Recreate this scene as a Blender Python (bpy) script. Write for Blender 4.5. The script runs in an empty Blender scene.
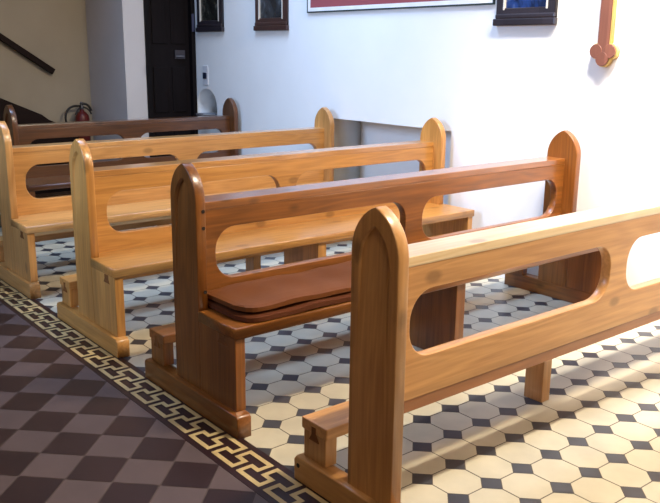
import bpy, bmesh, math, random
from mathutils import Vector, Matrix
random.seed(7)
U = 0.17                       # one floor-tile module in metres
SC = bpy.context.scene
COL = SC.collection

# ------------------------------------------------------------------ camera
def make_camera():
    f, pitch, yaw, roll = 810.163, 0.242738, 0.887745, 0.0112617
    C = Vector((-11.1198, -10.5401, 8.60475)) * U
    cp, sp, c, s = math.cos(pitch), math.sin(pitch), math.cos(yaw), math.sin(yaw)
    fw = Vector((c*cp, s*cp, -sp)); rt = Vector((s, -c, 0)); up = rt.cross(fw)
    cr, sr = math.cos(roll), math.sin(roll)
    r2 = cr*rt + sr*up; u2 = -sr*rt + cr*up
    cam = bpy.data.cameras.new('camera'); o = bpy.data.objects.new('camera', cam)
    cam.sensor_width = 36; cam.lens = f/660*36; cam.clip_start = 0.05; cam.clip_end = 100
    m = Matrix((r2, u2, -fw)).transposed().to_4x4(); m.translation = C
    o.matrix_world = m; COL.objects.link(o); SC.camera = o
make_camera()

# ------------------------------------------------------------------ light
w = bpy.data.worlds.new('world'); SC.world = w; w.use_nodes = True
w.node_tree.nodes['Background'].inputs[0].default_value = (0.55, 0.7, 1.0, 1)
w.node_tree.nodes['Background'].inputs[1].default_value = 0.10

def area(name, loc, target, sx, sy, power, color, spread=math.pi):
    l = bpy.data.lights.new(name, 'AREA'); l.shape = 'RECTANGLE'
    l.size = sx*U; l.size_y = sy*U; l.energy = power; l.color = color; l.spread = spread
    o = bpy.data.objects.new(name, l); COL.objects.link(o)
    o.location = Vector(loc)*U
    d = (Vector(target)-Vector(loc)).normalized()
    o.rotation_euler = d.to_track_quat('-Z', 'Y').to_euler()
    return o
# warm ceiling light over the front pews
area('ceiling_lamp_light', (8.5, -6.5, 25), (8.0, 1.0, 0), 6, 1.0, 205, (1.0, 0.88, 0.69))
# lamps washing the white wall beside the front pews
area('wall_lamp_light', (6.5, -1, 27), (13.6, 1, 11), 5, 2, 70, (1.0, 0.95, 0.92), math.radians(60))
# cool daylight from a tall window across the nave
area('window_light', (-18, 12, 14), (13.6, 16, 6), 6, 8, 35, (0.42, 0.62, 1.0), math.radians(80))
area('skylight', (5.0, 20, 28), (12.6, 17, 5), 4, 13, 78, (0.42, 0.63, 1.0), math.radians(100))
# added warm fill from behind the camera, brightens pew fronts and aisle ends
area('rear_fill_light', (-9, -19, 24), (5, 8, 2), 12, 8, 58, (1.0, 0.87, 0.68))

SC.view_settings.view_transform = 'Standard'
SC.view_settings.look = 'None'
SC.view_settings.gamma = 1
SC.view_settings.use_curve_mapping = False
SC.view_settings.exposure = 0.1

# ------------------------------------------------------------------ materials
def lin(c):
    return tuple(((v/255+0.055)/1.055)**2.4 if v/255 > 0.04045 else v/255/12.92 for v in c) + (1,)

def base_mat(name):
    m = bpy.data.materials.new(name); m.use_nodes = True
    nt = m.node_tree; b = nt.nodes['Principled BSDF']
    return m, nt, b
def N(nt, t, **kw):
    n = nt.nodes.new(t)
    for k, v in kw.items(): setattr(n, k, v)
    return n
def math_node(nt, op, a, b=None):
    n = N(nt, 'ShaderNodeMath', operation=op)
    for i, v in enumerate((a, b)):
        if v is None: continue
        if isinstance(v, (int, float)): n.inputs[i].default_value = v
        else: nt.links.new(v, n.inputs[i])
    return n.outputs[0]
def mix(nt, fac, a, b, mode='MIX'):
    n = N(nt, 'ShaderNodeMix', data_type='RGBA', blend_type=mode)
    for i, v in ((0, fac), (6, a), (7, b)):
        if isinstance(v, (int, float)): n.inputs[i].default_value = v
        elif isinstance(v, tuple): n.inputs[i].default_value = v
        else: nt.links.new(v, n.inputs[i])
    return n.outputs[2]

def plain(name, col, rough=0.5, var=0.08, scale=6, metal=0, bump=0.0, spec=0.5):
    m, nt, b = base_mat(name)
    tc = N(nt, 'ShaderNodeTexCoord'); no = N(nt, 'ShaderNodeTexNoise')
    no.inputs['Scale'].default_value = scale; no.inputs['Detail'].default_value = 5
    nt.links.new(tc.outputs['Object'], no.inputs['Vector'])
    c = lin(col); lo = tuple(v*(1-var) for v in c[:3])+(1,); hi = tuple(min(1, v*(1+var)) for v in c[:3])+(1,)
    rp = N(nt, 'ShaderNodeValToRGB'); rp.color_ramp.elements[0].position = .3; rp.color_ramp.elements[1].position = .7
    rp.color_ramp.elements[0].color = lo; rp.color_ramp.elements[1].color = hi
    nt.links.new(no.outputs['Fac'], rp.inputs[0]); nt.links.new(rp.outputs[0], b.inputs['Base Color'])
    b.inputs['Roughness'].default_value = rough; b.inputs['Metallic'].default_value = metal
    b.inputs['Specular IOR Level'].default_value = spec
    if bump:
        bp = N(nt, 'ShaderNodeBump'); bp.inputs['Strength'].default_value = bump; bp.inputs['Distance'].default_value = .01
        n2 = N(nt, 'ShaderNodeTexNoise'); n2.inputs['Scale'].default_value = scale*5; n2.inputs['Detail'].default_value = 6
        nt.links.new(tc.outputs['Object'], n2.inputs['Vector'])
        nt.links.new(n2.outputs['Fac'], bp.inputs['Height']); nt.links.new(bp.outputs[0], b.inputs['Normal'])
    return m

def wood(name, light, dark, axis='X', rough=0.32, stave=0.1, knots=0.5, contrast=1.0, coat=0.35, coat_ior=1.5):
    """axis = grain direction"""
    m, nt, b = base_mat(name); L = nt.links.new
    tc = N(nt, 'ShaderNodeTexCoord'); oi = N(nt, 'ShaderNodeObjectInfo')
    off = N(nt, 'ShaderNodeVectorMath', operation='SCALE'); off.inputs[0].default_value = (7.3, 5.1, 9.7)
    L(oi.outputs['Random'], off.inputs['Scale'])
    add = N(nt, 'ShaderNodeVectorMath', operation='ADD'); L(tc.outputs['Object'], add.inputs[0]); L(off.outputs[0], add.inputs[1])
    def mapped(al, ac):
        mp = N(nt, 'ShaderNodeMapping')
        mp.inputs['Scale'].default_value = tuple(al if a == axis else ac for a in 'XYZ')
        L(add.outputs[0], mp.inputs['Vector']); return mp.outputs[0]
    n1 = N(nt, 'ShaderNodeTexNoise'); n1.inputs['Scale'].default_value = 1; n1.inputs['Detail'].default_value = 2
    n1.inputs['Distortion'].default_value = .3; L(mapped(.7, 9), n1.inputs['Vector'])
    rings = math_node(nt, 'SINE', math_node(nt, 'MULTIPLY', n1.outputs['Fac'], 55))
    rings = math_node(nt, 'MULTIPLY_ADD', rings, .5); nt.nodes[-1].inputs[2].default_value = .5
    n2 = N(nt, 'ShaderNodeTexNoise'); n2.inputs['Scale'].default_value = 1; n2.inputs['Detail'].default_value = 6
    L(mapped(4, 90), n2.inputs['Vector'])
    n3 = N(nt, 'ShaderNodeTexNoise'); n3.inputs['Scale'].default_value = 1; n3.inputs['Detail'].default_value = 3
    L(mapped(1.5, 5), n3.inputs['Vector'])
    f = math_node(nt, 'ADD', math_node(nt, 'MULTIPLY', rings, .14), math_node(nt, 'MULTIPLY', n2.outputs['Fac'], .55))
    f = math_node(nt, 'ADD', f, math_node(nt, 'MULTIPLY', n3.outputs['Fac'], .5))
    f = math_node(nt, 'MULTIPLY', math_node(nt, 'SUBTRACT', f, .38), contrast*1.25)
    rp = N(nt, 'ShaderNodeValToRGB'); rp.color_ramp.elements[0].position = 0; rp.color_ramp.elements[1].position = .75
    rp.color_ramp.elements[0].color = lin(light); rp.color_ramp.elements[1].color = lin(dark)
    L(f, rp.inputs[0]); colr = rp.outputs[0]
    # staves glued side by side
    sep = N(nt, 'ShaderNodeSeparateXYZ'); L(add.outputs[0], sep.inputs[0])
    ac = {'X': 'Z', 'Z': 'Y', 'Y': 'X'}[axis]
    idx = math_node(nt, 'FLOOR', math_node(nt, 'DIVIDE', sep.outputs[ac], stave))
    wn = N(nt, 'ShaderNodeTexWhiteNoise', noise_dimensions='1D'); L(idx, wn.inputs['W'])
    hs = N(nt, 'ShaderNodeHueSaturation'); L(colr, hs.inputs['Color'])
    v = math_node(nt, 'ADD', math_node(nt, 'MULTIPLY', wn.outputs['Value'], .3), .85)
    L(v, hs.inputs['Value']); colr = hs.outputs[0]
    # knots
    if knots:
        vo = N(nt, 'ShaderNodeTexVoronoi'); vo.inputs['Scale'].default_value = 1; L(mapped(3.6, 6.5), vo.inputs['Vector'])
        kr = N(nt, 'ShaderNodeValToRGB'); kr.color_ramp.elements[0].position = .09; kr.color_ramp.elements[1].position = .17
        kr.color_ramp.elements[0].color = (knots, knots, knots, 1); kr.color_ramp.elements[1].color = (0, 0, 0, 1)
        L(vo.outputs['Distance'], kr.inputs[0])
        kd = tuple(x*.35 for x in lin(dark)[:3])+(1,)
        colr = mix(nt, kr.outputs[0], colr, kd)
    L(colr, b.inputs['Base Color'])
    b.inputs['Roughness'].default_value = rough
    if coat == 0: b.inputs['Specular IOR Level'].default_value = .12
    b.inputs['Coat Weight'].default_value = coat; b.inputs['Coat Roughness'].default_value = .22; b.inputs['Coat IOR'].default_value = coat_ior
    bp = N(nt, 'ShaderNodeBump'); bp.inputs['Strength'].default_value = .12; bp.inputs['Distance'].default_value = .002
    L(n2.outputs['Fac'], bp.inputs['Height']); L(bp.outputs[0], b.inputs['Normal'])
    return m

# ------------------------------------------------------------------ mesh helpers (all sizes in tile modules)
def link(name, me, mat=None, parent=None, smooth=False):
    o = bpy.data.objects.new(name, me); COL.objects.link(o)
    if mat is not None:
        for mm in (mat if isinstance(mat, (list, tuple)) else [mat]): me.materials.append(mm)
    if parent: o.parent = parent
    if smooth:
        for p in me.polygons: p.use_smooth = True
    return o
def tag(o, label=None, cat=None, group=None, kind=None):
    if label: o['label'] = label
    if cat: o['category'] = cat
    if group: o['group'] = group
    if kind: o['kind'] = kind
    return o
def empty(name, loc, label, cat, group=None):
    o = bpy.data.objects.new(name, None); COL.objects.link(o); o.location = Vector(loc)*U
    o.empty_display_size = .1
    return tag(o, label, cat, group)
def prism(polys, plane, c0, c1, bev=0.0):
    """polys[0] outline, the rest holes; extruded from c0 to c1 along the third axis"""
    cu = bpy.data.curves.new('t', 'CURVE'); cu.dimensions = '2D'; cu.fill_mode = 'BOTH'
    for pl in polys:
        sp = cu.splines.new('POLY'); sp.points.add(len(pl)-1); sp.use_cyclic_u = True
        for q, (a, b) in zip(sp.points, pl): q.co = (a*U, b*U, 0, 1)
    h = (c1-c0)/2*U; bv = bev*U
    cu.extrude = h-bv; cu.bevel_depth = bv; cu.bevel_resolution = 1; cu.offset = -bv
    o = bpy.data.objects.new('t', cu); COL.objects.link(o)
    dg = bpy.context.evaluated_depsgraph_get()
    me = bpy.data.meshes.new_from_object(o.evaluated_get(dg))
    bpy.data.objects.remove(o); bpy.data.curves.remove(cu)
    mid = (c0+c1)/2*U
    for v in me.vertices:
        x, y, z = v.co
        if plane == 'yz': v.co = (z+mid, x, y)
        elif plane == 'xz': v.co = (x, -z+mid, y)
        else: v.co = (x, y, z+mid)
    bm = bmesh.new(); bm.from_mesh(me)
    bmesh.ops.remove_doubles(bm, verts=bm.verts, dist=1e-5)
    bmesh.ops.recalc_face_normals(bm, faces=bm.faces)
    bm.to_mesh(me); bm.free()
    return me
def box_bm(bm, x0, x1, y0, y1, z0, z1, bev=0.0, mi=0):
    r = bmesh.ops.create_cube(bm, size=1)
    vs = r['verts']
    for v in vs:
        v.co = Vector(((x0+x1)/2+v.co.x*(x1-x0), (y0+y1)/2+v.co.y*(y1-y0), (z0+z1)/2+v.co.z*(z1-z0)))*U
    fs = list({f for v in vs for f in v.link_faces})
    for f in fs: f.material_index = mi
    if bev:
        es = list({e for v in vs for e in v.link_edges})
        bmesh.ops.bevel(bm, geom=es, offset=bev*U, segments=2, affect='EDGES', profile=.6)
def box(x0, x1, y0, y1, z0, z1, bev=0.0):
    bm = bmesh.new(); box_bm(bm, x0, x1, y0, y1, z0, z1, bev)
    me = bpy.data.meshes.new('m'); bm.to_mesh(me); bm.free(); return me
def lathe(prof, cx=0, cy=0, n=24, axis='Z'):
    bm = bmesh.new(); rings = []
    for r, z in prof:
        rings.append([bm.verts.new((cx*U+max(r, .001)*U*math.cos(2*math.pi*k/n), cy*U+max(r, .001)*U*math.sin(2*math.pi*k/n), z*U)) for k in range(n)])
    for a, b in zip(rings, rings[1:]):
        for k in range(n): bm.faces.new((a[k], a[(k+1) % n], b[(k+1) % n], b[k]))
    bm.faces.new(rings[0][::-1]); bm.faces.new(rings[-1])
    me = bpy.data.meshes.new('m'); bm.to_mesh(me); bm.free(); return me
def tube(pts, r, res=4):
    cu = bpy.data.curves.new('t', 'CURVE'); cu.dimensions = '3D'; cu.bevel_depth = r*U; cu.bevel_resolution = res
    cu.use_fill_caps = True
    sp = cu.splines.new('NURBS'); sp.points.add(len(pts)-1); sp.use_endpoint_u = True; sp.order_u = 4 if len(pts) > 3 else 2
    for q, p in zip(sp.points, pts): q.co = (p[0]*U, p[1]*U, p[2]*U, 1)
    o = bpy.data.objects.new('t', cu); COL.objects.link(o)
    me = bpy.data.meshes.new_from_object(o.evaluated_get(bpy.context.evaluated_depsgraph_get()))
    bpy.data.objects.remove(o); bpy.data.curves.remove(cu); return me
def boolean(me, cutter):
    a = bpy.data.objects.new('a', me); b = bpy.data.objects.new('b', cutter)
    COL.objects.link(a); COL.objects.link(b)
    md = a.modifiers.new('c', 'BOOLEAN'); md.operation = 'DIFFERENCE'; md.object = b; md.solver = 'EXACT'
    out = bpy.data.meshes.new_from_object(a.evaluated_get(bpy.context.evaluated_depsgraph_get()))
    bpy.data.objects.remove(a); bpy.data.objects.remove(b); return out

# ------------------------------------------------------------------ shared materials
M_wall = plain('white_plaster', (236, 234, 230), .75, .02, 3, bump=.08)
M_beige = plain('beige_plaster', (164, 152, 134), .8, .05, 2, bump=.08)
M_oct = plain('cream_tile', (198, 189, 166), .33, .1, 5)
M_dot = plain('slate_tile', (62, 62, 68), .3, .15, 7)
M_grout = plain('grout', (104, 96, 88), .8)
M_adark = plain('dark_brown_tile', (46, 27, 26), .38, .18, 5)
M_alight = plain('mauve_grey_tile', (90, 75, 75), .42, .12, 4)
M_agrout = plain('aisle_grout', (92, 78, 76), .8)
M_bdark = plain('border_dark_tile', (44, 24, 26), .35, .15, 8)
M_bcream = plain('border_cream_tile', (196, 172, 122), .35, .12, 8)

# ------------------------------------------------------------------ floor
XB0, XB1, XW = -3.03, -1.97, 13.6
def ngon(bm, pts, z, mi):
    f = bm.faces.new([bm.verts.new((x*U, y*U, z*U)) for x, y in pts]); f.material_index = mi
    if f.normal.z < 0: f.normal_flip()
def tile(bm, pts, z, mi, d=0.03):
    """a tile face with a tiny sunken edge"""
    ngon(bm, pts, z, mi)
bm = bmesh.new()
box_bm(bm, -22, 20, -24, 40, -1.0, -0.012, 0, 2)
g = .014
for i in range(-2, 14):
    for j in range(-14, 34):
        cx, cy = i+.5, j+.5; a, b = .5-g, .21
        pts = [(cx-b, cy-a), (cx+b, cy-a), (cx+a, cy-b), (cx+a, cy+b), (cx+b, cy+a), (cx-b, cy+a), (cx-a, cy+b), (cx-a, cy-b)]
        pts = [(min(max(x, XB1-.2), XW+2.2), y) for x, y in pts]
        ngon(bm, pts, 0, 0)
for i in range(-2, 15):
    for j in range(-14, 35):
        r = .29-g
        ngon(bm, [(max(i-r, -2.2), j), (i, j-r), (i+r, j), (i, j+r)], 0, 1)
me = bpy.data.meshes.new('floor'); bm.to_mesh(me); bm.free()
tag(link('floor', me, [M_oct, M_dot, M_grout]), kind='structure')

bm = bmesh.new(); ngon(bm, [(-21.9, -24), (XB0+.02, -24), (XB0+.02, 37.5), (-21.9, 37.5)], .0, 2)
h = .7071-.02
for a in range(-14, 2):
    for b in range(-24, 24):
        for mi, ox in ((0, 0), (1, .7071)):
            cx, cy = -5.115+1.4142*a+ox, 7.33+1.4142*b+ox
            if cx > XB0+.3 and mi == 0 or cx > XB0+.6: continue
            pts = [(cx-h, cy), (cx, cy-h), (cx+h, cy), (cx, cy+h)]
            if cx+h > XB0+.1:   # cut at the border
                e = XB0-cx
                pts = [(cx-h, cy), (cx, cy-h), (XB0, cy-h+max(e, 0)), (XB0, cy+h-max(e, 0)), (cx, cy+h)] if e > 0.02 else [(cx-h, cy), (XB0, cy-h), (XB0, cy+h)]
            if cy < -23.2 or cy > 36.7 or cx < -21: continue
            ngon(bm, pts, .01, mi)
me = bpy.data.meshes.new('floor_aisle'); bm.to_mesh(me); bm.free()
tag(link('floor_aisle', me, [M_adark, M_alight, M_agrout]), kind='structure')

bm = bmesh.new(); box_bm(bm, XB0, XB1, -24, 37.5, -.02, .02, 0, 0)
def seg(x0, y0, x1, y1, i, h=.056):
    zz = .026+.0015*i
    ngon(bm, [(min(x0, x1)-h, min(y0, y1)-h), (max(x0, x1)+h, min(y0, y1)-h), (max(x0, x1)+h, max(y0, y1)+h), (min(x0, x1)-h, max(y0, y1)+h)], zz, 1)
for k in range(-24, 33):
    y0 = 3.58+k
    P = [(-2.83, y0), (-2.83, y0-.74), (-2.52, y0-.74), (-2.52, y0-.47), (-2.20, y0-.47), (-2.20, y0-1.24), (-2.52, y0-1.24), (-2.52, y0-1.0), (-2.83, y0-1.0)]
    for i, (a, b) in enumerate(zip(P, P[1:])): seg(*a, *b, i)
me = bpy.data.meshes.new('trim_1'); bm.to_mesh(me); bm.free()
tag(link('trim_1', me, [M_bdark, M_bcream]), kind='structure')

# ------------------------------------------------------------------ walls
def arch(cy, hw, z0, zs, rise, n=10, apex=True):
    """pointed arch outline in (y,z), counter-clockwise from lower left"""
    R = (rise*rise+hw*hw)/(2*hw)
    t = math.atan2(rise, R-hw)
    pts = [(cy-hw, z0), (cy+hw, z0)]
    for k in range(n+1):
        a = t*k/n; pts.append((cy+hw-R+R*math.cos(a), zs+R*math.sin(a)))
    for k in range(n-1, -1, -1):
        a = t*k/n; pts.append((cy-hw+R-R*math.cos(a), zs+R*math.sin(a)))
    return pts
H = 30
out = [(-24, 0), (12.11, 0), (12.11, 5.49), (19.85, 5.49), (19.85, 0), (32.62, 0), (32.62, H), (-24, H)]
stoup = [(31.43+1.15*math.cos(math.pi*k/16), 5.3+1.1*math.sin(math.pi*k/16)) for k in range(17)] + [(30.28, 4.9), (32.58, 4.9)]
tag(link('wall_right', prism([out, stoup], 'yz', XW, XW+1.9), M_wall), kind='structure')
tag(link('wall_right_backing', box(XW+1.9, XW+2.4, -24, 37.6, 0, H), M_wall), kind='structure')
bm = bmesh.new()
box_bm(bm, 9.14, 10.42, 32.62, 37.6, 0, H); box_bm(bm, 10.42, XW+1.9, 32.62, 37.6, 12.4, H); box_bm(bm, 10.42, XW+1.9, 33.2, 37.6, 0, 12.4)
box_bm(bm, 13.57, XW+1.9, 32.62, 33.2, 0, 12.4)
me = bpy.data.meshes.new('m'); bm.to_mesh(me); bm.free()
tag(link('wall_back', me, plain('grey_white_plaster', (200, 194, 192), .8, .03, 2)), kind='structure')
tag(link('wall_stair', box(-22, XW+2.4, 37.6, 38.2, 0, H), M_beige), kind='structure')
M_dim = plain('ochre_plaster', (120, 104, 88), .8, .06, 2)
tag(link('wall_left', box(-22.6, -22, -24, 38.2, 0, H), M_dim), kind='structure')
tag(link('wall_front', box(-22.6, XW+2.4, -24.6, -24, 0, H), M_dim), kind='structure')
tag(link('ceiling', box(-22.6, XW+2.4, -24.6, 38.2, H, H+.6), M_dim), kind='structure')

# door in the back wall
M_door = wood('door_dark_wood', (26, 20, 22), (14, 10, 12), 'Z', .6, .35, 0, .8, 0)
M_doorf = plain('door_frame_dark', (14, 10, 12), .6, spec=.15)
M_steel = plain('grey_metal', (120, 120, 128), .35, .05, 10, metal=.8)
d = link('door_1', box(10.65, 13.35, 32.85, 33.1, .05, 12.2, .03), M_door); tag(d, kind='structure')
bm = bmesh.new()
box_bm(bm, 10.40, 10.66, 32.5, 33.18, 0, 12.4, .02); box_bm(bm, 13.33, 13.58, 32.5, 33.18, 0, 12.4, .02); box_bm(bm, 10.66, 13.33, 32.5, 33.18, 12.15, 12.4)
for z0, z1 in ((.6, 4.6), (5.2, 8.3), (9.0, 11.7)):
    pass
me = bpy.data.meshes.new('m'); bm.to_mesh(me); bm.free(); link('door_frame', me, M_doorf, d)
bm = bmesh.new()
for x0, x1 in ((10.95, 11.85), (12.15, 13.05)):
    for z0, z1 in ((.8, 4.3), (5.0, 7.6), (8.9, 11.6)): box_bm(bm, x0, x1, 32.78, 32.86, z0, z1, .03)
me = bpy.data.meshes.new('m'); bm.to_mesh(me); bm.free(); link('door_panel', me, M_door, d)
link('lock_plate', box(12.35, 13.0, 32.74, 32.84, 8.05, 8.55, .02), plain('dull_plate', (70, 66, 72), .4, metal=.5), d)
link('door_handle', tube([(12.42, 32.8, 8.2), (12.42, 32.6, 8.2), (12.7, 32.58, 8.2), (12.85, 32.6, 8.2)], .05), M_steel, d)
link('hinge', box(10.36, 10.46, 32.4, 32.55, 7.2, 7.75, .02), M_doorf, d)
link('door_closer', box(13.34, 13.5, 32.42, 32.5, 9.6, 10.6, .02), plain('blue_grey_metal', (70, 74, 100), .4, metal=.3), d)

# ------------------------------------------------------------------ pews
LX0, LX1 = -1.95, 13.15
def slot(x0, x1, z0, z1, r=.56, n=8):
    pts = []
    for cx, cz, a0 in ((x1-r, z1-r, 0), (x0+r, z1-r, 90), (x0+r, z0+r, 180), (x1-r, z0+r, 270)):
        for k in range(n+1):
            a = math.radians(a0+90*k/n); pts.append((cx+r*math.cos(a), cz+r*math.sin(a)))
    return pts
def end_panel(x0, x1, outer_left):
    me = prism([arch(.61, .61, .52, 5.17, .86)], 'yz', x0, x1, .022)
    inner = arch(.61, .40, 2.0, 5.04, .66)
    c = prism([inner], 'yz', -.1, .1)
    # the recess is deepest under the arch and runs out flush lower down
    piv = Vector((0, .61*U, 3.2*U)); s = 1 if outer_left else -1
    R = Matrix.Rotation(math.radians(2.4 if outer_left else -2.4), 4, 'Y')
    for v in c.vertices:
        q = v.co-piv; q = R.inverted() @ q if False else R @ q
        v.co = q+piv+Vector(((x0-.1)*U if outer_left else (x1+.1)*U, 0, 0))
    return boolean(me, c)
def make_pew(f, mats, label, x0=LX0, x1=LX1, seat=True, base_front=None, cat='pew', kneel=True):
    mx, mz, my, ml = mats     # grain along the pew, upright, along the runner
    t = empty('pew', ((x0+x1)/2, f, 0), label, cat, 'wooden church pews')
    ox = (x0+x1)/2
    a, b = x0-ox, x1-ox
    P = lambda n, me, m, par=t: link(n, me, m, par)
    th = .26
    bf = -1.85 if seat else (-.3 if base_front is None else base_front)
    for s in (0, 1):
        p0, p1 = (a, a+th) if s == 0 else (b-th, b)
        pn = P('end_panel', end_panel(p0, p1, s == 0), mz)
        r0, r1 = (a-.14, a+.24) if s == 0 else (b-.24, b+.14)
        # runner under the end, a tenon groove is not needed: its top carries panel and supports
        me = prism([[(bf, 0), (2.75, 0), (2.75, .46), (2.68, .55), (bf+.08, .55), (bf, .48)]], 'yz', r0, r1, .025)
        P('base_runner', me, my)
        if seat:
            P('seat_support', box(p0, p1, -1.6, -.003, .55, 2.3, .02), mz)
        # kneeler leg
        k0, k1 = (a, a+.3) if s == 0 else (b-.3, b)
        P('kneeler_leg', box(k0+.005, k1, 1.9, 2.6, .55, 1.15, .02), mz)
        if s == 0:      # dark end grain of the joints on the aisle side
            P('dovetail_joint', prism([[(2.1, 1.0), (2.4, 1.0), (2.32, 1.14), (2.32, 1.3), (2.19, 1.3), (2.19, 1.14)]], 'yz', a-.02, a+.06), M_end)
            if seat: P('dovetail_joint', prism([[(-1.25, 2.05), (-.85, 2.05), (-.93, 2.18), (-.93, 2.29), (-1.17, 2.29), (-1.17, 2.18)]], 'yz', a-.008, a+.06), M_end)
    # back board with two long openings
    xl, xr = a+th, b-th
    w = xr-xl; c = (xl+xr)/2+.02
    hs = [slot(xl+.52, c-.36, 3.1, 4.4), slot(c+.34, xr-.36, 3.1, 4.4)]
    zb = 2.2 if seat else 2.3
    P('back_board', prism([[(xl, zb), (xr, zb), (xr, 4.88), (xl, 4.88)]]+hs, 'xz', .45, .70, .02), mx)
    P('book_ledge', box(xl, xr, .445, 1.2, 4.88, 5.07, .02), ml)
    if seat:
        P('seat', prism([[(a-.02, -1.66), (b+.02, -1.66), (b+.02, -.01), (xr, -.01), (xr, .45), (xl, .45), (xl, -.01), (a-.02, -.01)]], 'xy', 2.3, 2.57, .03), mx)
        for xx in (c-.22,):
            P('seat_support', box(xx, xx+.36, -1.55, .44, 0, 2.3, .02), mz)
    else:
        P('lower_rail', box(xl, xr, .47, .95, 2.05, 2.3, .015), W_apron)
    # kneeler
    P('kneeler_board', box(a-.01, b+.01, 1.85, 2.66, 1.15, 1.4, .03), mx)
    P('kneeler_leg', box(c-.55, c-.22, 1.9, 2.45, 0, 1.15, .02), mz)
    return t

M_end = wood('end_grain', (128, 82, 46), (88, 52, 28), 'Y', .6, .3, 0, 1, 0)
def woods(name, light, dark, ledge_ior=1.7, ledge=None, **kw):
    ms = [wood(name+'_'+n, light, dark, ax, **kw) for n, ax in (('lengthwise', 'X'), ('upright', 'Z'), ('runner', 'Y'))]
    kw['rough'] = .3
    return ms + [wood(name+'_ledge', *(ledge or (light, dark)), 'X', **kw, coat=1.0, coat_ior=ledge_ior)]     # coat raised so the ledge tops reflect more
W1 = woods('honey_pine', (212, 158, 98), (160, 106, 56), ledge_ior=2.0, ledge=((238, 212, 168), (206, 168, 116)))  # pale ledge colour: the bright highlight along its top is painted in
W2 = woods('red_brown_pine', (146, 88, 36), (78, 42, 14), rough=.3, knots=.6)
W3 = woods('orange_pine', (206, 148, 78), (142, 90, 38))
W4 = woods('pale_orange_pine', (208, 154, 90), (146, 96, 48))
W5 = woods('dark_brown_pine', (112, 68, 36), (60, 34, 17))
W_apron = wood('apron_brown_pine', (168, 106, 62), (120, 70, 38))
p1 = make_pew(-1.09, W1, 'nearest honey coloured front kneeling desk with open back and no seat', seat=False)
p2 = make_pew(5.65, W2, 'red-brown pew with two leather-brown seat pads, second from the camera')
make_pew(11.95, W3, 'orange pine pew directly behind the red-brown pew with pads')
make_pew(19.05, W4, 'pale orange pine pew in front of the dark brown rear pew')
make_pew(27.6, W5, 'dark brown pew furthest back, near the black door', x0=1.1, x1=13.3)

# two flat seat pads on the red-brown pew
def pad(z, inset, ph, mat, label, x_end):
    x0, x1, y0, y1 = -1.66+inset*.4, x_end, 4.03+inset, 6.05
    nx, ny = 120, 16; bm = bmesh.new(); r = .48
    def pos(u, v):
        x = x0+(x1-x0)*u; y = y0+(y1-y0)*v
        # rounded front corners
        for cx, sx in ((x0+r, -1), (x1-r, 1)):
            dx = (x-cx)*sx
            if dx > 0:
                ymin = y0+r-math.sqrt(max(r*r-dx*dx, 0))
                y = ymin+(y1-ymin)*v
        return x, y
    def zz(x, y, v):
        return .018*math.sin(x*2.1+ph)+.012*math.sin(x*4.7+y*1.3+ph*2)
    T, B = {}, {}
    th = .17
    for i in range(nx+1):
        for j in range(ny+1):
            u, v = i/nx, j/ny; x, y = pos(u, v)
            e = min(min(u*(x1-x0), (1-u)*(x1-x0)), v*(y1-y0), (1-v)*(y1-y0))
            puff = .05*min(1, e/.35)**.5
            zw = zz(x, y, v)+.02
            T[i, j] = bm.verts.new((x*U, y*U, (z+th-.05+puff+zw)*U)); B[i, j] = bm.verts.new((x*U, y*U, (z+max(zw*.6, 0)+.02)*U))
    for i in range(nx):
        for j in range(ny):
            bm.faces.new((T[i, j], T[i+1, j], T[i+1, j+1], T[i, j+1])); bm.faces.new((B[i, j+1], B[i+1, j+1], B[i+1, j], B[i, j]))
    for i in range(nx):
        bm.faces.new((B[i, 0], B[i+1, 0], T[i+1, 0], T[i, 0])); bm.faces.new((T[i, ny], T[i+1, ny], B[i+1, ny], B[i, ny]))
    for j in range(ny):
        bm.faces.new((T[0, j], T[0, j+1], B[0, j+1], B[0, j])); bm.faces.new((B[nx, j], B[nx, j+1], T[nx, j+1], T[nx, j]))
    me = bpy.data.meshes.new('m'); bm.to_mesh(me); bm.free()
    o = link('seat_pad', me, mat, smooth=False); tag(o, label, 'cushion', 'seat pads on the red-brown pew')
    return o
M_pad = plain('brown_leatherette', (104, 58, 24), .6, .12, 3, bump=.15, spec=.2)
M_pad2 = plain('dark_brown_leatherette', (84, 42, 20), .6, .12, 3, bump=.15, spec=.2)
pad(2.57, 0, .4, M_pad2, 'darker lower seat pad lying on the red-brown pew seat, under the other pad', 12.6)
pad(2.78, .1, 1.7, M_pad, 'red-brown upper seat pad stacked on top of the other on the pew', 12.5)

# dowel holes in the front edge of the red-brown panel
M_hole = plain('dowel_hole_black', (24, 12, 8), .7)
for z in (4.95, 4.55, 3.0):
    bm = bmesh.new()
    bmesh.ops.create_cone(bm, cap_ends=True, segments=12, radius1=.045*U, radius2=.045*U, depth=.02*U)
    for v in bm.verts: v.co = Matrix.Rotation(math.pi/2, 3, 'X') @ v.co + Vector((-7.55+.19, -.002, z))*U
    me = bpy.data.meshes.new('m'); bm.to_mesh(me); bm.free()
    link('dowel_hole', me, M_hole, p2)

bm = bmesh.new()
bmesh.ops.create_cone(bm, cap_ends=True, segments=12, radius1=.05*U, radius2=.05*U, depth=.02*U)
for v in bm.verts: v.co = Matrix.Rotation(math.pi/2, 3, 'Y') @ v.co + Vector((-7.55-.14, 2.6, .36))*U
me = bpy.data.meshes.new('m'); bm.to_mesh(me); bm.free(); link('screw_hole', me, M_hole, p1)

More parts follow.
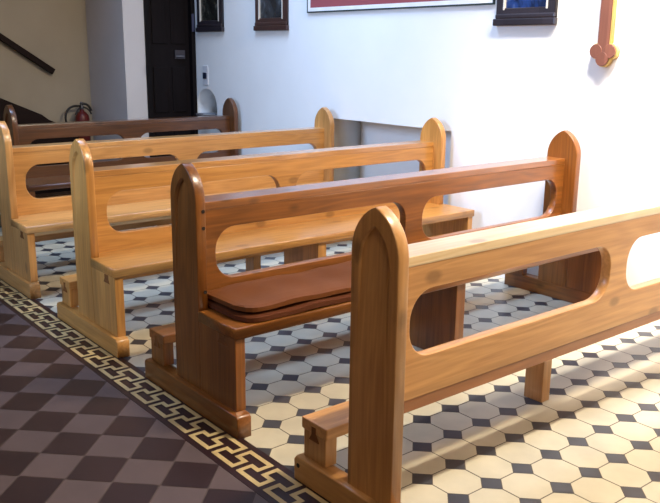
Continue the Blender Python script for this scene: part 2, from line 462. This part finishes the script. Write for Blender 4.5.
# ------------------------------------------------------------------ things on the right wall
def wframe(y0, y1, pic, label, group, mat):
    """y0 < y1; picture with dark frame hung on wall_right"""
    z0, z1 = 9.58, 13.6
    y0 -= .2; y1 -= .2
    t = empty('framed_picture', (XW, (y0+y1)/2, z0), label, 'picture', group)
    c = (y0+y1)/2; a, b = y0-c+.08, y1-c-.08; dz = z1-z0
    fr = prism([[(a, .25), (b, .25), (b, dz), (a, dz)], [(a+.36, .62), (a+.36, dz-.36), (b-.36, dz-.36), (b-.36, .62)]], 'yz', -.15, -.001, .03)
    link('frame', fr, mat, t)
    link('sill', box(-.2, -.001, a-.03, b+.1, .0, .25, .04), mat, t)
    link('sill_moulding', box(-.19, -.001, a+.0, b-.0, .24, .42, .05), mat, t)
    link('picture_canvas', box(-.08, -.01, a+.3, b-.3, .5, dz-.3), pic, t)
    fl = plain('fillet', (206, 200, 190), .4)
    for yy in (a+.33, b-.40):
        link('fillet', box(-.17, -.07, yy, yy+.07, .55, dz-.32, .01), fl, t)
    return t
def painting(name, base, accent, accent2):
    m, nt, b = base_mat(name); L = nt.links.new
    tc = N(nt, 'ShaderNodeTexCoord'); no = N(nt, 'ShaderNodeTexNoise'); no.inputs['Scale'].default_value = 5.5
    no.inputs['Detail'].default_value = 3; no.inputs['Distortion'].default_value = 1.2
    L(tc.outputs['Object'], no.inputs['Vector'])
    rp = N(nt, 'ShaderNodeValToRGB'); e = rp.color_ramp.elements
    e[0].position = .38; e[0].color = lin(base); e[1].position = .52; e[1].color = lin(accent)
    x = e.new(.68); x.color = lin(accent2)
    L(no.outputs['Fac'], rp.inputs[0]); L(rp.outputs[0], b.inputs['Base Color']); b.inputs['Roughness'].default_value = .25
    return m
M_fd = wood('frame_dark_wood', (44, 38, 44), (24, 20, 26), 'Z', .4, .3, 0, .6, .2)
M_fb = wood('frame_brown_wood', (66, 40, 36), (34, 22, 22), 'Z', .4, .3, 0, .6, .2)
G = 'framed pictures on the white wall'
wframe(29.45, 32.35, painting('dark_painting', (24, 24, 22), (44, 44, 38), (104, 100, 92)), 'dark framed picture beside the black door, showing a pale figure', G, M_fd)
wframe(23.4, 26.35, painting('grey_painting', (30, 34, 38), (52, 56, 60), (88, 96, 104)), 'brown framed dim grey picture left of the red banner', G, M_fb)
wframe(7.5, 10.3, painting('blue_painting', (22, 34, 62), (36, 62, 118), (120, 130, 140)), 'dark framed blue picture right of the red banner', G, M_fd)
# red panel
t = empty('wall_banner', (XW, 15.95, 10.36), 'long red panel with white and dark border, high on the white wall', 'banner')
M_red = plain('faded_red', (150, 72, 76), .8, .08, 2)
h = (21.7-10.2)/2
link('panel', box(-.06, -.001, -h+.22, h-.22, .2, 4.4), M_red, t)
bw = prism([[(-h+.04, .05), (h-.04, .05), (h-.04, 4.55), (-h+.04, 4.55)], [(-h+.24, .23), (-h+.24, 4.37), (h-.24, 4.37), (h-.24, .23)]], 'yz', -.07, -.001)
link('white_border', bw, plain('white_trim', (232, 228, 226), .6), t)
bd = prism([[(-h, 0), (h, 0), (h, 4.6), (-h, 4.6)], [(-h+.06, .06), (-h+.06, 4.54), (h-.06, 4.54), (h-.06, .06)]], 'yz', -.09, -.001)
link('dark_border', bd, plain('dark_green_trim', (40, 52, 48), .6), t)
# cross with trefoil ends
def cross_mesh(g, x0, x1):
    """latin cross with trefoil ends, grown by g"""
    bm = bmesh.new(); hw = .21+g; n = 0
    def add(polys):
        nonlocal n
        me = prism([polys], 'yz', x0-.002*n, x1, .008); n += 1
        bm.from_mesh(me); bpy.data.meshes.remove(me)
    add([(-hw, -3.68), (hw, -3.68), (hw, 1.4), (-hw, 1.4)])
    add([(-1.3, -hw), (1.3, -hw), (1.3, hw), (-1.3, hw)])
    for dx, dy, ln in ((0, 1, 1.4), (1, 0, 1.3), (0, -1, 3.68), (-1, 0, 1.3)):
        for al, sd in ((ln-.05, -.25), (ln-.05, .25), (ln+.2, 0)):
            cx, cy = dx*al-dy*sd, dy*al+dx*sd
            add([(cx+(.23+g)*math.cos(math.pi*k/10), cy+(.23+g)*math.sin(math.pi*k/10)) for k in range(20)])
    me = bpy.data.meshes.new('m'); bm.to_mesh(me); bm.free(); return me
t = empty('wall_cross', (XW, 5.32, 12.32), 'brown wooden cross with trefoil end and gilt edge on the white wall', 'cross')
M_cross = wood('cross_brown', (128, 80, 62), (98, 58, 44), 'Z', .4, .3, 0, .6, .1)
link('gilt_back', cross_mesh(.03, -.17, -.001), plain('gilt', (226, 196, 120), .35, .08, 8, metal=.35), t)
link('front_board', cross_mesh(0, -.25, -.2), M_cross, t)
# switch plate
t = empty('wall_switch', (XW, 31.45, 6.75), 'small dark square switch on a white plate beside the door', 'switch')
link('switch_plate', box(-.05, -.001, -.28, .28, -.15, .95, .02), plain('switch_white', (214, 214, 218), .4), t)
link('switch_button', box(-.1, -.04, -.15, .22, .2, .55, .02), plain('switch_dark', (30, 38, 60), .3), t)
# holy-water basin in the arched recess
t = empty('holy_water_basin', (XW, 31.35, 4.5), 'grey stone basin projecting from small arched wall recess', 'basin')
link('bowl', lathe([(.2, 0), (.4, .1), (.62, .28), (.7, .45), (.6, .45), (.5, .34), (.1, .28)]), plain('grey_stone', (96, 98, 108), .6, .1, 6), t)
bpy.context.view_layer.update()

# ------------------------------------------------------------------ back left: stairs, handrail, extinguisher
M_stair = wood('stair_dark_wood', (34, 20, 16), (18, 10, 9), 'X', .6, .2, 0, .8, 0)
t = empty('staircase', (6.6, 36.2, 0), 'dark wooden staircase rising to the left behind the pews', 'stairs')
# stringer: slope taken along x
s0, s1 = (0.0, 3.95), (-8.5, 8.1)
link('stringer', prism([[(.9, 3.2), (.9, 3.62), (0, 4.25), (-.8, 4.62), (-1.2, 4.93), (-3.6, 6.0), (-12, 10.0), (-12, 8.5), (-1.5, 3.2)]], 'xz', -.45, -.2, .02), M_stair, t)
for k in range(12):
    x = .6-.9*k
    link('stair_step', box(x-1.0, x, -.2, 1.35, 0 if k < 1 else 3.1+.42*(k-1), 3.5+.42*k, .02), M_stair, t)
link('stair_landing_panel', box(-12, .6, -.19, -.05, 0, 3.3), M_stair, t)
a = Vector((-1.5, 37.42, 12.83)); b = Vector((6.84, 37.42, 7.24)); dv = (b-a).normalized(); up = Vector((-dv.z, 0, dv.x))
if up.z < 0: up = -up
q = [a-up*.17, b-up*.17, b+up*.17, a+up*.17]
hr = link('handrail', prism([[(v.x, v.z) for v in q]], 'xz', 37.2, 37.45, .03), M_stair)
tag(hr, 'dark wooden handrail sloping down the beige wall at the left', 'handrail')
for k in (.35, .9):
    c = a.lerp(b, k); link('bracket', box(c.x-.06, c.x+.06, 37.44, 37.6, c.z-.1, c.z+.05), M_stair, hr)

t = empty('fire_extinguisher', (8.25, 36.95, 2.2), 'red fire extinguisher with black hose on the beige wall', 'fire extinguisher')
M_exr = plain('extinguisher_red', (96, 26, 22), .4, .06, 6); M_blk = plain('black_rubber', (24, 20, 22), .5)
link('cylinder', lathe([(.36, 0), (.42, .06), (.42, 2.3), (.38, 2.5), (.24, 2.68), (.13, 2.74), (.13, 2.85)]), M_exr, t, smooth=True)
link('valve', lathe([(.12, 2.8), (.14, 2.95), (.1, 3.1), (.1, 3.25), (.05, 3.3)]), M_steel, t, smooth=True)
link('handle', tube([(-.1, -.05, 3.15), (.2, -.1, 3.25), (.42, -.15, 3.1), (.52, -.18, 2.75)], .07), M_blk, t)
link('lever', tube([(-.15, -.05, 3.0), (.15, -.1, 3.02), (.45, -.15, 2.85), (.5, -.18, 2.55)], .05), M_blk, t)
link('hose', tube([(0, -.05, 3.0), (-.35, -.1, 3.12), (-.95, -.15, 3.0), (-1.15, -.2, 2.4), (-1.0, -.2, 1.8), (-.55, -.2, 1.4), (-.46, -.2, .9)], .065), M_blk, t)
link('nozzle', lathe([(.06, .4), (.09, .6), (.06, .95)], -.46, -.2, 12), M_blk, t)
link('gauge', tube([(-.1, -.12, 2.98), (-.3, -.2, 2.85), (-.5, -.25, 2.55)], .05), M_blk, t)
link('wall_bracket', box(-.1, .1, .4, .65, 1.9, 2.2), M_steel, t)
